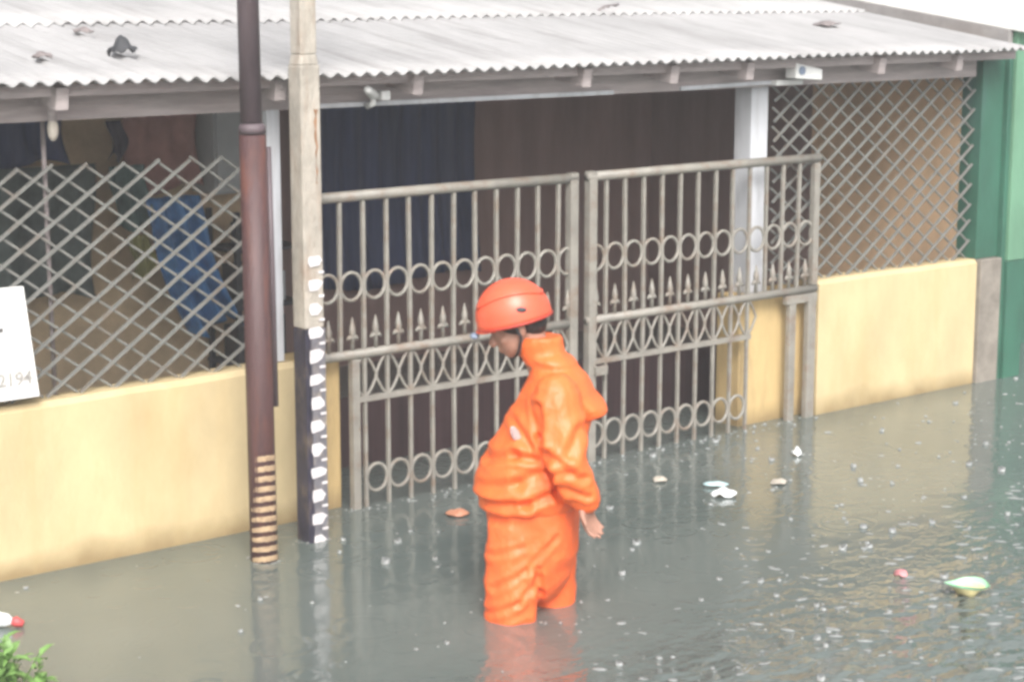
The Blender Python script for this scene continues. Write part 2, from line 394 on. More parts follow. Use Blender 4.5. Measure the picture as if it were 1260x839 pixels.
# ------------------------------------------------------------------ support posts
tag(MB().box(7.385, 7.51, YW+.10, YW+.22, .696, 1.80).build('support_post', M['white_post'], bevel=.004), 'thick white square post standing on the right gate pier', 'post')
tag(MB().box(4.405, 4.47, YW+.04, YW+.10, .705, 1.78).build('support_post', M['white_post'], bevel=.004), 'slim white post right behind the tall concrete gauge post', 'post')
tag(MB().tube([(3.43,YW+.11,.68),(3.425,YW+.11,1.80)], .010, 8).build('support_post', M['wood_dark'], smooth=True), 'thin weathered grey pole rising through the left lattice', 'post')

# ------------------------------------------------------------------ house: walls, roof, beam
house = thing('terrace_house', (5.5, 9.7, G), 'low terrace house with white corrugated roof and open front behind the gates', 'house')
def HP(mb, name, m, smooth=False, bevel=0, parent=house):
    o = parent; off = Vector(house.location)
    mb.v = [tuple(Vector(v)-off) for v in mb.v]
    return mb.build(name, m, parent, smooth=smooth, bevel=bevel)
HP(MB().box(1.4, 6.10, 9.70, 9.85, G, 2.36), 'wall', M['back_tan'])['label'] = 'mud tan back wall of the porch'
HP(MB().box(6.103, 9.198, 9.70, 9.85, G, 2.36), 'wall', M['mauve'])['label'] = 'mauve brown back wall of the porch'
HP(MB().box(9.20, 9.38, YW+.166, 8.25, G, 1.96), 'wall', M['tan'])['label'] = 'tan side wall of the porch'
HP(MB().box(9.203, 9.38, 8.253, 9.85, G, 2.0), 'wall', M['mauve'])['label'] = 'inner end of the tan side wall, its shade painted mauve brown'  # deep end of the same tan wall, light falloff put into the mauve
RS = .15; Y0 = 6.72; Z0 = 1.937
def corr(x0, x1, ya, yb, zoff, name, jag=.0, parent=None):
    """corrugated sheet along the slope, with thickness"""
    p = .0735; k = 8; n = int((x1-x0)/p*k); amp = .0100
    ys = [ya + (yb-ya)*i/6 for i in range(7)]
    vs = []; fs = []; rr = random.Random(int(ya*10))
    sheets = {}
    for lay in (0, 1):
        for j, y in enumerate(ys):
            for i in range(n+1):
                x = x0 + i*p/k
                s_ = int((x-x0)/.84)
                if s_ not in sheets: sheets[s_] = (rr.uniform(-jag, jag), rr.uniform(0, .004))
                dy, dz = sheets[s_]
                yy = y + (dy if j == 0 else 0)
                z = Z0 + RS*(yy-Y0) + amp*math.sin(2*math.pi*i/k) + zoff + dz - .006*lay
                z += .010*math.sin(x*.9+1)*.5
                vs.append((x, yy, z))
    w = n+1; h = len(ys); o = w*h
    for j in range(h-1):
        for i in range(n):
            a = j*w+i
            fs.append((a, a+1, a+w+1, a+w)); fs.append((o+a, o+a+w, o+a+w+1, o+a+1))
    for i in range(n): fs.append((i, o+i, o+i+1, i+1))
    for j in range(h-1):
        fs.append((j*w, (j+1)*w, o+(j+1)*w, o+j*w)); fs.append((j*w+n, o+j*w+n, o+(j+1)*w+n, (j+1)*w+n))
    return HP(MB().add(vs, fs), name, M['roof'], True, parent=parent or house)
roof = HP(MB().box(1.3, 9.37, 12.9, 13.0, 2.75, 2.84), 'roof', M['wood_dark'])
c1 = corr(.6, 9.30, Y0, 8.15, 0, 'roof_sheet', .012, roof)
c2 = corr(.6, 9.30, 7.93, 10.6, .012, 'roof_sheet', .012, roof)
c3 = corr(.6, 9.30, 10.45, 13.2, .032, 'roof_sheet', .012, roof)
# beam and rafters
HP(MB().bar((.8, YW+.06, 1.826), (9.16, YW+.06, 1.826), .098, .04), 'beam', M['wood'], bevel=.004)
HP(MB().bar((4.6, YW+.028, 1.787), (6.35, YW+.028, 1.787), .02, .016), 'batten', M['white_post'])
HP(MB().bar((.8, YW-.10, 1.902), (9.30, YW-.10, 1.902), .045, .04), 'purlin', M['wood'])
for x in (1.2, 2.3, 3.38, 4.35, 5.05, 6.02, 6.58, 7.10, 8.1, 8.75):
    HP(MB().bar((x, Y0+.06, 1.872), (x, 9.69, 2.325), .05, .085, (0,0,1)), 'rafter', M['wood'])
HP(MB().bar((6.80, YW+.028, 1.790), (7.46, YW+.028, 1.800), .02, .014), 'conduit', M['white_post'])

# lamps / bulb under the eave
lamp = thing('spotlight', (4.90, YW-.04, 1.80), 'small white spotlight under the eave above the left gate', 'lamp')
MB().tube([(-.10,-.09,.060),(-.085,-.077,.055),(-.01,-.01,.030),(.02,.02,.026)], [.013,.018,.022,.016], 12).build('lamp_body', M['white'], lamp, smooth=True)
MB().tube([(0,.0,.035),(.0,.008,-.01),(0,.05,-.02)], [.012,.014,.016], 8).build('bracket', M['white'], lamp, smooth=True)
MB().box(.03,.075,-.02,.03,.005,.045).build('junction_box', M['white'], lamp, bevel=.006)
cam2 = thing('security_camera', (7.50, YW-.05, 1.815), 'white box shaped camera on the eave above the thick white post', 'camera')
MB().add([(-.03,-.075,.010),(.175,-.070,-.005),(.17,.0,-.005),(-.03,.0,.010),(-.03,-.075,.088),(.175,-.07,.050),(.17,.0,.050),(-.03,.0,.088)],
         [(3,2,1,0),(4,5,6,7),(0,1,5,4),(1,2,6,5),(2,3,7,6),(3,0,4,7)]).build('housing', M['white'], cam2, bevel=.006)
MB().tube([(.012,-.073,.048),(.012,-.082,.048)], .022, 14).build('lens', M['bluegrey'], cam2)
MB().box(-.06,.14,.03,.07,-.03,-.003).build('bracket', M['white'], cam2, bevel=.003)
bulb = thing('light_bulb', (3.405, YW-.02, 1.75), 'pale bulb in a holder below the beam on the far left', 'lamp')
MB().ell((0,0,0), (.022,.022,.046), 14, 10).build('bulb', M['cream'], bulb, smooth=True)
MB().tube([(0,0,.03),(0,0,.12)], [.016,.018], 10).build('holder', M['wood'], bulb, smooth=True)

# ------------------------------------------------------------------ things in the porch
def cloth(name, x0, x1, z0, z1, y, m, label, cat, folds=5, amp=.03, skew=0, group=None, rag=.03):
    nx, nz = max(12, folds*8), 14; vs = []; fs = []; rr = random.Random(int(x0*97+z0*31))
    ph = rr.uniform(0,6)
    for lay in (0, 1):
        for j in range(nz+1):
            t = j/nz
            for i in range(nx+1):
                s = i/nx
                x = x0+(x1-x0)*s + skew*(1-t) + .02*math.sin(t*5+ph)
                z = z0+(z1-z0)*t + (rag*math.sin(s*7+ph)*(1-t))
                yy = y - amp*(.4+.6*(1-t))*math.sin(s*folds*2*math.pi+ph+math.sin(t*3)) + .006*lay
                vs.append((x, yy, z))
    w = nx+1; o = w*(nz+1)
    for j in range(nz):
        for i in range(nx):
            a = j*w+i; fs.append((a,a+1,a+w+1,a+w)); fs.append((o+a,o+a+w,o+a+w+1,o+a+1))
    for i in range(nx): fs.append((i,o+i,o+i+1,i+1)); fs.append((nz*w+i,nz*w+i+1,o+nz*w+i+1,o+nz*w+i))
    for j in range(nz): fs.append((j*w,(j+1)*w,o+(j+1)*w,o+j*w)); fs.append((j*w+nx,o+j*w+nx,o+(j+1)*w+nx,(j+1)*w+nx))
    return tag(MB().add(vs, fs).build(name, m, smooth=True), label, cat, group)
cloth('curtain', 6.30, 7.60, .50, 1.98, 9.60, M['navy'], 'long dark navy curtain hanging on the back wall behind the left gate', 'curtain', 9, .03)
tag(MB().box(4.95,8.05,7.60,7.635,G,.335).build('flood_board', M['maroon'], bevel=.005), 'low dark maroon board standing in the water behind the gates', 'board')
gc = 'cloths hung along the porch'
cloth('hanging_cloth', 4.1, 4.72, 1.36, 1.75, 9.45, M['navy'], 'dark blue cloth hung high in the far left porch corner', 'cloth', 3, .03, group=gc)
cloth('hanging_cloth', 4.25, 4.86, .66, 1.36, 9.42, M['greygreen'], 'big grey green cloth hanging across the thin pole', 'cloth', 3, .04, group=gc)
cloth('hanging_cloth', 4.95, 5.16, 1.00, 1.34, 9.40, M['teal'], 'dark teal cloth hanging just right of the thin pole', 'cloth', 2, .04, group=gc)
cloth('hanging_cloth', 4.96, 5.05, 1.38, 1.58, 9.42, M['purple'], 'small plum dark cloth hanging high beside the dull red cloth', 'cloth', 1, .02, group=gc)
cloth('hanging_cloth', 5.12, 5.58, 1.18, 1.72, 9.55, M['brick'], 'dull red brown cloth spread on the wall beside the grey cabinet', 'cloth', 3, .02, group=gc)
cloth('hanging_cloth', 5.05, 5.18, .72, .96, 9.40, M['olive'], 'olive green cloth hanging low in the middle of the lattice view', 'cloth', 2, .03, group=gc)
cloth('hanging_cloth', 5.20, 5.34, .84, 1.02, 9.42, M['mustard'], 'small mustard cloth left of the blue tarpaulin', 'cloth', 2, .02, group=gc)
cloth('tarpaulin', 5.10, 5.44, .42, 1.16, 9.35, M['blue'], 'crumpled blue tarpaulin hanging aslant behind the left lattice', 'tarpaulin', 3, .07, .26, rag=.05)
cab = thing('wall_cabinet', (5.775, 9.69, 1.14), 'plain grey wall cabinet left of the brown pole', 'cabinet')
MB().box(-.165,.165,-.25,0,0,.62).build('cabinet_body', M['panel'], cab, bevel=.006)
MB().box(-.155,.155,-.268,-.253,.01,.61).build('door', M['panel'], cab, bevel=.003)
MB().box(.11,.125,-.285,-.27,.05,.13).build('handle', M['darkgrey'], cab)
rack = thing('shelf_rack', (5.86, 9.45, G), 'dark rack of goods right of the blue tarpaulin', 'rack')
for sx in (-.2,.2):
    for sy in (-.15,.15): MB().bar((sx,sy,0),(sx,sy,1.5),.03,.03).build('leg', M['darkgrey'], rack)
for z in (.62,.95,1.27): MB().box(-.22,.22,-.17,.17,z,z+.02).build('shelf', M['darkgrey'], rack)
rr = random.Random(5)
for i, (x, z, w, h, c, l) in enumerate(((-.1,.64,.14,.2,'black','black carton on the lowest shelf, left side'),(.07,.64,.13,.25,'darkgrey','dark grey carton on the lowest shelf, right side'),
      (-.1,.97,.15,.22,'darkgrey','dark grey carton on the middle shelf, left side'),(.08,.97,.12,.17,'panel','pale grey carton on the middle shelf of the rack'),(0,1.29,.22,.13,'black','low black carton on the top shelf of the rack'))):
    tag(MB().box(5.86+x-w/2,5.86+x+w/2,9.34,9.52,G+z,G+z+h).build('carton', M[c], bevel=.008), l, 'box', 'cartons on the dark rack')

# ------------------------------------------------------------------ neighbouring house
nb = thing('neighbour_house', (9.9, 7.2, G), 'green fronted neighbouring house with white roof at the right edge', 'house')
def NP(mb, name, m, bevel=0):
    off = Vector(nb.location); mb.v = [tuple(Vector(v)-off) for v in mb.v]
    return mb.build(name, m, nb, bevel=bevel)
NP(MB().box(9.19, 9.435, YW+.165, YW+.30, .73, 1.95), 'column', M['green'], .006) if False else None
NP(MB().box(9.40, 9.437, YW-.01, YW+.30, G, 1.93), 'column', M['green'], .004)
NP(MB().box(9.197, 9.398, YW+.02, YW+.163, .728, 1.915), 'column', M['green'], .004)
NP(MB().box(9.44, 9.60, YW-.03, YW+.22, .70, 2.05), 'pilaster', M['lightgreen'], .006)
NP(MB().box(9.44, 9.60, YW-.03, YW+.22, G, .697), 'pilaster_base', M['green'], .006)
NP(MB().box(9.39, 9.44, YW+.23, 11, 1.94, 2.02), 'side_wall', M['grey'])
NP(MB().box(9.62, 13, YW+.6, YW+.75, G, 2.1), 'wall', M['green'])
NP(MB().box(9.39, 9.44, YW+.4, 11, 2.0, 2.03), 'flashing', M['grey'])
pr = MB()
ya, yb = YW-.12, 11.2; zz = lambda y: 2.075+.138*(y-YW)
pr.add([(9.405,ya,zz(ya)),(14,ya,zz(ya)),(14,yb,zz(yb)),(9.405,yb,zz(yb)),(9.405,ya,zz(ya)-.035),(14,ya,zz(ya)-.035),(14,yb,zz(yb)-.035),(9.405,yb,zz(yb)-.035)],
       [(0,1,2,3),(7,6,5,4),(4,5,1,0),(5,6,2,1),(6,7,3,2),(7,4,0,3)])
NP(pr, 'roof', M['white_roof'])
sw = MB()
sw.add([(9.388,YW+.0,1.90),(9.43,YW+.0,1.90),(9.43,11,2.5),(9.388,11,2.5),(9.388,YW+.0,zz(YW)-.037),(9.43,YW+.0,zz(YW)-.037),(9.43,11,zz(11)-.037),(9.388,11,zz(11)-.037)],
       [(3,2,1,0),(4,5,6,7),(0,1,5,4),(1,2,6,5),(2,3,7,6),(3,0,4,7)])
NP(sw, 'parapet', M['grey'])

# ------------------------------------------------------------------ white board on the wall
bd = thing('white_board', (3.13, YW-.035, .70), 'white board with faded figures leaning on the left low wall', 'sign')
q = MB()
pts = [(-.75,0,.02),(.165,0,.022),(.118,.0,.458),(-.75,0,.47)]
q.add([*pts, *[(x,y+.014,z) for x,y,z in pts]], [(0,1,2,3),(7,6,5,4),(0,4,5,1),(1,5,6,2),(2,6,7,3),(3,7,4,0)])
q.build('panel', M['sign'], bd, bevel=.002)
def text(s, size, loc, m, parent, name='lettering', rot=0, ext=.001):
    cu = bpy.data.curves.new('t', 'FONT'); cu.body = s; cu.size = size; cu.extrude = ext; cu.space_character = 1.0
    cu.offset = .0015
    o = bpy.data.objects.new('t', cu); COL.objects.link(o)
    dg = bpy.context.evaluated_depsgraph_get(); dg.update()
    me = bpy.data.meshes.new_from_object(o.evaluated_get(dg)); bpy.data.objects.remove(o)
    o = link(name, me, m, parent, loc); o.rotation_euler = (R(90), R(rot), 0); return o
text('2194', .072, (-.008, -.003, .078), M['ink'], bd, rot=-1)
text('-', .13, (-.015, -.003, .27), M['ink_dark'], bd)

# ------------------------------------------------------------------ street poles
pole = thing('steel_pole', (4.070, 6.54, G), 'tall stepped brown steel pole with tan bands at its foot', 'pole')
MB().tube([(0,0,0),(-.002,0,1.0),(-.008,0,2.17)], [.055,.055,.053], 28).build('lower_tube', M['pole_brown'], pole, smooth=True)
MB().tube([(-.008,0,2.175),(-.008,0,2.20),(-.008,0,2.215)], [.0535,.0535,.043], 28).build('collar', M['pole_grey'], pole, smooth=True)
MB().tube([(-.012,0,2.218),(-.022,0,3.9)], [.0425,.0425], 28).build('upper_tube', M['pole_grey'], pole, smooth=True)
MB().tube([(.062,-.012,1.08),(.060,-.012,1.6),(.054,-.012,2.12)], .013, 10).build('cable_pipe', M['pole_grey'], pole, smooth=True)
for i in range(11):
    z0 = .45+.425-i*.0415; b = MB(); n = 16; vs = []; fs = []; rr = random.Random(i)
    for k in range(n+1):
        a = R(-178 + 152*k/n) + rr.uniform(-.01,.01)
        e = rr.uniform(-.002,.002); tap = .75+.25*min(1, k/5)
        for r_, z in ((.0562,z0+e-.011*tap),(.0562,z0+e+.011*tap)): vs.append((r_*math.cos(a), r_*math.sin(a), z + .008*math.sin(k*.2)))
        for r_, z in ((.0545,z0-.011*tap),(.0545,z0+.011*tap)): vs.append((r_*math.cos(a), r_*math.sin(a), z + .008*math.sin(k*.2)))
    for k in range(n):
        a = k*4; c = a+4
        fs += [(a,c,c+1,a+1),(a+2,a+3,c+3,c+2),(a,a+2,c+2,c),(a+1,c+1,c+3,a+3)]
    fs += [(0,1,3,2),(n*4,n*4+2,n*4+3,n*4+1)]
    b.add(vs, fs).build('painted_band', M['stripe'], pole)

gp = thing('gauge_post', (4.385, 6.66, G), 'cream concrete post with navy painted flood gauge and white marks', 'post')
w = .0465
MB().box(-w,w,-w,w,0,.45+.905).build('lower_shaft', M['gauge_navy'], gp, bevel=.006)
MB().box(-w,w,-w,w,.45+.906,.45+1.98).build('middle_shaft', M['cream'], gp, bevel=.008)
MB().loft([(.45+1.981,0,0,.0465,.0465),(.45+2.02,0,0,.040,.040)],20,7).build('shoulder', M['cream'], gp)
MB().box(-.0385,.0385,-.0385,.0385,.45+2.021,4.0).build('upper_shaft', M['cream'], gp, bevel=.006)
MB().box(-.020,.0475,-w-.003,-w-.0005,.12,.45+.905).build('gauge_face', M['gauge_grey'], gp)
rr = random.Random(8); zs = [.45+1.80-.025*k for k in range(13)]
lft = [(.016+rr.uniform(-.006,.004)+.0006*k, z) for k, z in enumerate(zs)]; rgt = [(.029+rr.uniform(-.004,.006)-.0006*k, z) for k, z in enumerate(zs)]
vs = [(x,-w-.002,z) for x,z in lft]+[(x,-w-.002,z) for x,z in rgt]+[(x,-w-.0004,z) for x,z in lft]+[(x,-w-.0004,z) for x,z in rgt]
MB().add(vs, [(k,k+1,13+k+1,13+k) for k in range(12)]+[(26+k,39+k,39+k+1,26+k+1) for k in range(12)]+[(k,26+k,26+k+1,k+1) for k in range(12)]+[(13+k,13+k+1,39+k+1,39+k) for k in range(12)]).build('rust_streak', M['rust'], gp)
for i in range(13):
    z = .45+1.185-i*.0985 - (0.0); rr = random.Random(40+i)
    x0 = -.028+rr.uniform(-.004,.006); x1 = .017+rr.uniform(-.006,.008); hh = .026+rr.uniform(-.004,.004); tip = .044
    b = MB(); y0, y1 = -w-.006, -w-.0035
    out = [(x0-.003,z+rr.uniform(-.01,.01)),(x0+rr.uniform(-.003,.008),z-hh),(x1+rr.uniform(-.012,.006),z-hh*rr.uniform(.8,1.1)),(tip-.010+rr.uniform(-.006,.004),z-.006+rr.uniform(-.008,.006)),(tip+rr.uniform(-.008,.002),z+.004+rr.uniform(-.006,.010)),(x1,z+hh),(x0,z+hh*.9)]
    n = len(out)
    b.add([(x,y0,zz_) for x,zz_ in out]+[(x,y1,zz_) for x,zz_ in out], [tuple(range(n)), tuple(range(n,2*n))[::-1]]+[(k,(k+1)%n,n+(k+1)%n,n+k) for k in range(n)])
    b.build('gauge_mark', M['gauge_white'], gp)
    MB().box(.018,.045,y0,y1,z-.052,z-.042).build('gauge_tick', M['gauge_white'], gp)

# ------------------------------------------------------------------ the person
PX, PY = 4.505, 5.372
per = thing('person', (PX, PY, G), 'person in orange rain suit and orange helmet wading knee deep, looking down', 'person', rz=math.atan2(.635,-.773))
H0 = -G
def T(u, v, z): return (u, v, z+H0)
def SEC(l): return [(z+H0, u, v, a, b) for z, u, v, a, b in l]
def fold(me, amp, sc, st, seed, creases=(), vmin=-9):
    """wrinkle cloth along normals: ridged stretched noise plus explicit creases (u,z polylines)"""
    nrm = [v.normal.copy() for v in me.vertices]
    for v, n in zip(me.vertices, nrm):
        p = v.co; q = Vector((p.x*st[0], p.y*st[1], p.z*st[2]))*sc + Vector((seed, seed*.3, 0))
        a = 1-abs(noise.noise(q))*2.2; b = noise.noise(q*2.1+Vector((5,1,2)))
        d = amp*(a*.7+b*.45-.35)
        if p.y > vmin:
            for pl, w_, dep in creases:
                for (u0,z0),(u1,z1) in zip(pl, pl[1:]):
                    A = Vector((u0,z0+H0)); B = Vector((u1,z1+H0)); P = Vector((p.x,p.z)); AB = B-A
                    t = max(0, min(1, (P-A).dot(AB)/AB.length_squared)); dd = (P-A-AB*t)
                    dist = dd.length; side = 1 if dd.y > 0 else -1
                    d += -dep*math.exp(-(dist/w_)**2) + dep*.7*math.exp(-((dist-1.8*w_)/w_)**2)
        v.co = p + n*d
    me.update()
# body: one continuous figure
b = MB()
b.loft(SEC([(.34,-.01,0,.10,.12),(.45,-.005,0,.12,.14),(.55,-.005,0,.125,.145),(.68,-.04,0,.125,.155),(.80,-.085,0,.105,.165),(.88,-.085,0,.08,.15),(.93,-.06,0,.055,.07)]), 24)
hd = Vector(T(.058,0,1.085)); HR = Matrix.Rotation(R(24), 3, 'Y')    # head bowed forward
def hp(x, y, z): return hd + HR @ Vector((x, y, z))
b.limb([T(-.055,0,.90), T(-.02,0,.97), hp(-.03,0,-.03)], [.062,.056,.056])
b.ell(hp(-.012,0,.035), (.098,.078,.095), 20, 14, HR)
b.ell(hp(.028,0,-.045), (.066,.060,.075), 18, 12, HR)
b.ell(hp(.055,0,-.092), (.030,.034,.022), 12, 8, HR)          # chin
b.ell(hp(.068,0,.012), (.030,.056,.014), 12, 8, HR)           # brow
b.tube([hp(.085,0,.000), hp(.102,0,-.026), hp(.110,0,-.042)], [.009,.013,.015], 8); b.ell(hp(.108,0,-.042), (.014,.018,.011), 10, 6, HR)
b.ell(hp(.084,0,-.066), (.016,.026,.006), 10, 6, HR); b.ell(hp(.083,0,-.077), (.015,.023,.007), 10, 6, HR)   # lips
for sg in (1,-1):
    b.ell(hp(.076,sg*.03,-.008), (.013,.016,.010), 10, 6, HR)
    b.ell(hp(.055,sg*.042,-.036), (.026,.018,.020), 10, 6, HR)
    b.ell(hp(-.012,sg*.078,-.018), (.020,.010,.033), 12, 8, HR)
def arm(sh, el, wr): b.limb([sh, tuple((Vector(sh)+Vector(el))/2), el, tuple((Vector(el)+Vector(wr))/2), wr], [.058,.048,.042,.038,.028], 12)
LA = (T(-.085,.165,.845), T(-.125,.235,.62), T(-.185,.208,.490))
RA = (T(-.085,-.165,.845), T(-.13,-.235,.62), T(-.09,-.20,.44))
arm(*LA); arm(*RA)
def hand(wr, d, side, thumb):
    wr = Vector(wr); d = Vector(d).normalized(); s = Vector(side); s = (s-d*s.dot(d)).normalized(); nrm_ = d.cross(s)
    # palm
    for k in (-1.5,-.5,.5,1.5):
        b.limb([wr+s*k*.010, wr+d*.045+s*k*.016, wr+d*.088+s*k*.0185], [.016,.0165,.0125], 8)
    for k, ln in ((-1.5,.060),(-.5,.076),(.5,.082),(1.5,.070)):
        base = wr+d*.085+s*k*.0195; curl = nrm_*thumb
        p1 = base+d*ln*.42+curl*.006+s*k*.003; p2 = p1+d*ln*.30+curl*ln*.18; p3 = p2+d*ln*.17+curl*ln*.24
        b.limb([base, p1, p2, p3], [.0105,.0095,.0088,.0075], 8)
    tb = wr+d*.025+s*.030; b.limb([wr+d*.015+s*.018, tb+d*.012, tb+d*.042+s*.018+nrm_*thumb*.012, tb+d*.068+s*.022+nrm_*thumb*.022], [.015,.0135,.0108,.009], 8)
hand(LA[2], (-.22,-.08,-1), (.55,.85,-.2), -1)
hand(RA[2], (.05,0,-1), (1,-.3,0), -1)
for sg, hp_, kn, an in ((1, T(.03,.095,.40), T(.075,.10,.02), T(.03,.10,-.36)), (-1, T(-.05,-.095,.40), T(-.075,-.10,.03), T(-.13,-.10,-.36))):
    b.limb([hp_, tuple((Vector(hp_)+Vector(kn))/2), kn, tuple((Vector(kn)*.6+Vector(an)*.4)), an], [.076,.068,.056,.054,.042], 12)
    a = Vector(an); b.limb([a, a+Vector((.06,0,-.045)), a+Vector((.15,sg*.015,-.058))], [.042,.038,.03], 10)
link('body', remesh(b, .0062, 3, .4), M['skin'], per, smooth=True)
# trousers
t = MB()
t.loft(SEC([(.045,.0,0,.09,.09),(.12,-.004,0,.135,.14),(.24,-.012,0,.165,.175),(.32,-.010,0,.172,.185),(.40,-.008,0,.174,.188),(.50,0,0,.165,.18)]), 28, 2.3)
t.loft(SEC([(-.43,.035,.10,.085,.088),(-.2,.062,.102,.088,.092),(-.02,.074,.10,.096,.098),(.10,.068,.10,.104,.105),(.24,.058,.095,.110,.102),(.36,.05,.09,.11,.095)]), 24)
t.loft(SEC([(-.43,-.13,-.10,.08,.085),(-.2,-.10,-.102,.088,.092),(-.02,-.076,-.10,.095,.098),(.12,-.065,-.10,.108,.104),(.24,-.065,-.095,.105,.100),(.36,-.055,-.09,.11,.095)]), 24)
tm = remesh(t, .0085, 5)
fold(tm, .007, 6.5, (1.6,1.0,1.3), 2.2, [([(.14,.13),(.02,.20),(-.09,.32)],.012,.006), ([(.16,.03),(.05,.08),(-.03,.17)],.012,.006), ([(.15,.25),(.03,.29)],.012,.005),([(-.02,.20),(-.03,.10),(-.035,-.05)],.014,.010),([(.15,-.06),(.02,-.0)],.012,.005)], 0)
link('trousers', tm, M['suit_dark'], per, smooth=True)
# jacket with sleeves and collar
j = MB()
j.loft(SEC([(.405,.004,0,.182,.196),(.43,.006,0,.192,.204),(.50,.012,0,.193,.207),(.56,.004,0,.190,.205),(.62,-.018,0,.178,.20),(.70,-.052,0,.162,.198),(.78,-.085,0,.150,.200),(.845,-.098,0,.130,.198),(.89,-.100,0,.108,.165),(.925,-.085,0,.088,.115),(.955,-.055,0,.078,.088)]), 32, 2.2)
j.loft(SEC([(.93,-.065,0,.088,.092),(.97,-.040,0,.085,.086),(1.01,-.030,0,.086,.086),(1.035,-.034,0,.078,.084)]), 24)
def sleeve(sh, el, wr):
    sh, el, wr = Vector(sh), Vector(el), Vector(wr)
    j.limb([sh, sh.lerp(el,.5), el, el.lerp(wr,.5), wr+ (wr-el).normalized()*.015], [.088,.084,.074,.068,.058], 16)
sleeve(*LA); sleeve(*RA)
# rear vent flap: a cape-like overhang across the upper back
j.ell(T(-.075,0,.945), (.098,.120,.044), 24, 12, Matrix.Rotation(R(-14),3,'Y'))
j.loft(SEC([(.752,-.215,0,.052,.135),(.762,-.225,0,.056,.150),(.79,-.212,0,.060,.165),(.84,-.165,0,.060,.165),(.89,-.125,0,.065,.14)]), 24)
jm = remesh(j, .0075, 3)
fold(jm, .007, 5.5, (1.3,1.0,1.3), 6.4, [([(.19,.435),(.02,.452),(-.10,.50)],.016,.013), ([(.16,.60),(.06,.63),(-.02,.62)],.016,.013), ([(.17,.50),(.05,.53),(-.05,.58)],.02,.009),
     ([(-.02,.82),(-.03,.70),(-.07,.58),(-.10,.47)],.014,.013), ([(-.06,.66),(-.14,.60)],.014,.011), ([(-.09,.60),(-.19,.57)],.012,.009),([(.06,.74),(.0,.66)],.015,.009),([(-.17,.74),(-.13,.66)],.02,.012),([(-.10,.54),(-.20,.50)],.012,.008)], 0)
jk = link('jacket', jm, M['suit'], per, smooth=True)
MB().ell(T(.058,.168,.705), (.016,.005,.034), 12, 8, Matrix.Rotation(R(25),3,'Y')).build('chest_badge', M['badge'], jk, smooth=True)
# helmet
hm = thing_h = None
def dome(rx, ry, rz, cut, off, seg=36, rings=14, thick=.006):
    vs = []; fs = []; c = hp(.0, 0, .028)
    R2 = Matrix.Rotation(R(14), 3, 'Y')
    for lay in (0, 1):
        for i in range(rings+1):
            th = (math.pi/2+cut)*i/rings
            for k in range(seg):
                ph = 2*math.pi*k/seg
                f = 1 - thick/rx*lay
                p = Vector((rx*f*math.sin(th)*math.cos(ph), ry*f*math.sin(th)*math.sin(ph), rz*f*math.cos(th)))
                if i == rings and lay == 0: p *= 1.03
                vs.append(c + R2 @ (p+Vector(off)))
    for lay in (0,1):
        o = lay*(rings+1)*seg
        for i in range(rings):
            for k in range(seg):
                l = (k+1) % seg; q_ = (o+i*seg+k, o+(i+1)*seg+k, o+(i+1)*seg+l, o+i*seg+l)
                fs.append(q_ if lay == 0 else q_[::-1])
    a = rings*seg; o = (rings+1)*seg
    for k in range(seg):
        l = (k+1) % seg; fs.append((a+k, o+a+k, o+a+l, a+l))
    return MB().add(vs, fs), c, R2
hb, hc, R2 = dome(.140, .116, .137, .16, (-.004,0,0))
hel = hb.build('helmet', M['helmet'], per, smooth=True)
pk = MB(); n = 14; vs = []; fs = []
for lay in (0,1):
    for i in range(n+1):
        a = R(-58+116*i/n)
        for r_, dz in ((1.0, 0), (1.0+.11*math.cos(a*1.35), -.014)):
            vs.append(hc + R2 @ Vector((.134*math.cos(a)*r_-.004, .111*math.sin(a)*r_, -.012+dz-.005*lay)))
w2 = (n+1)*2
for i in range(n):
    a = i*2; fs += [(a,a+1,a+3,a+2),(w2+a,w2+a+2,w2+a+3,w2+a+1),(a+1,w2+a+1,w2+a+3,a+3),(a,a+2,w2+a+2,w2+a)]
pk.add(vs, fs).build('peak', M['helmet'], hel, smooth=True)
rimp = [hc + R2 @ Vector((.1415*math.cos(2*math.pi*k/40)*math.sin(math.pi/2+.16)-.004, .1175*math.sin(2*math.pi*k/40)*math.sin(math.pi/2+.16), -.0215)) for k in range(40)]
MB().tube(rimp, .0052, 8, closed=True).build('rim', M['helmet_rim'], hel, smooth=True)
for sg in (1,-1):
    pts = [hc + R2 @ Vector((.137*math.sin(R(90+4))*math.cos(a)-.004, sg*.1135*math.sin(a), .045+.034*math.sin(a*1.0)-.03*abs(math.cos(a)))) for a in [R(20+140*i/12) for i in range(13)]]
    pts = []
    for i in range(13):
        a = R(18+144*i/12); th = R(72-22*math.sin(a))
        pts.append(hc + R2 @ Vector((.1425*math.sin(th)*math.cos(a)-.004, sg*.1185*math.sin(th)*math.sin(a), .1395*math.cos(th))))
    MB().tube(pts, .005, 8).build('ridge', M['helmet'], hel, smooth=True)
    MB().ell(hc + R2 @ Vector((-.040, sg*.1085, .030)), (.020,.008,.010), 10, 6).build('vent', M['darkgrey'], hel, smooth=True)
    MB().tube([hc+R2@Vector((.0,sg*.100,-.012)), hp(-.002,sg*.082,-.045), hp(.03,sg*.06,-.095), hp(.055,0,-.118)], .0055, 8).build('chin_strap', M['black'], hel, smooth=True)
MB().ell(hc + R2 @ Vector((.152,0,-.040)), (.018,.034,.012), 12, 8).build('visor_clip', M['bluegrey'], hel, smooth=True)
# hair below the rim
h_ = MB(); h_.ell(hp(-.022,0,.022), (.100,.083,.088), 20, 14, HR); h_.ell(hp(-.055,0,-.020), (.058,.070,.060), 18, 12, HR)
link('hair', remesh(h_, .007, 2), M['hair'], per, smooth=True)

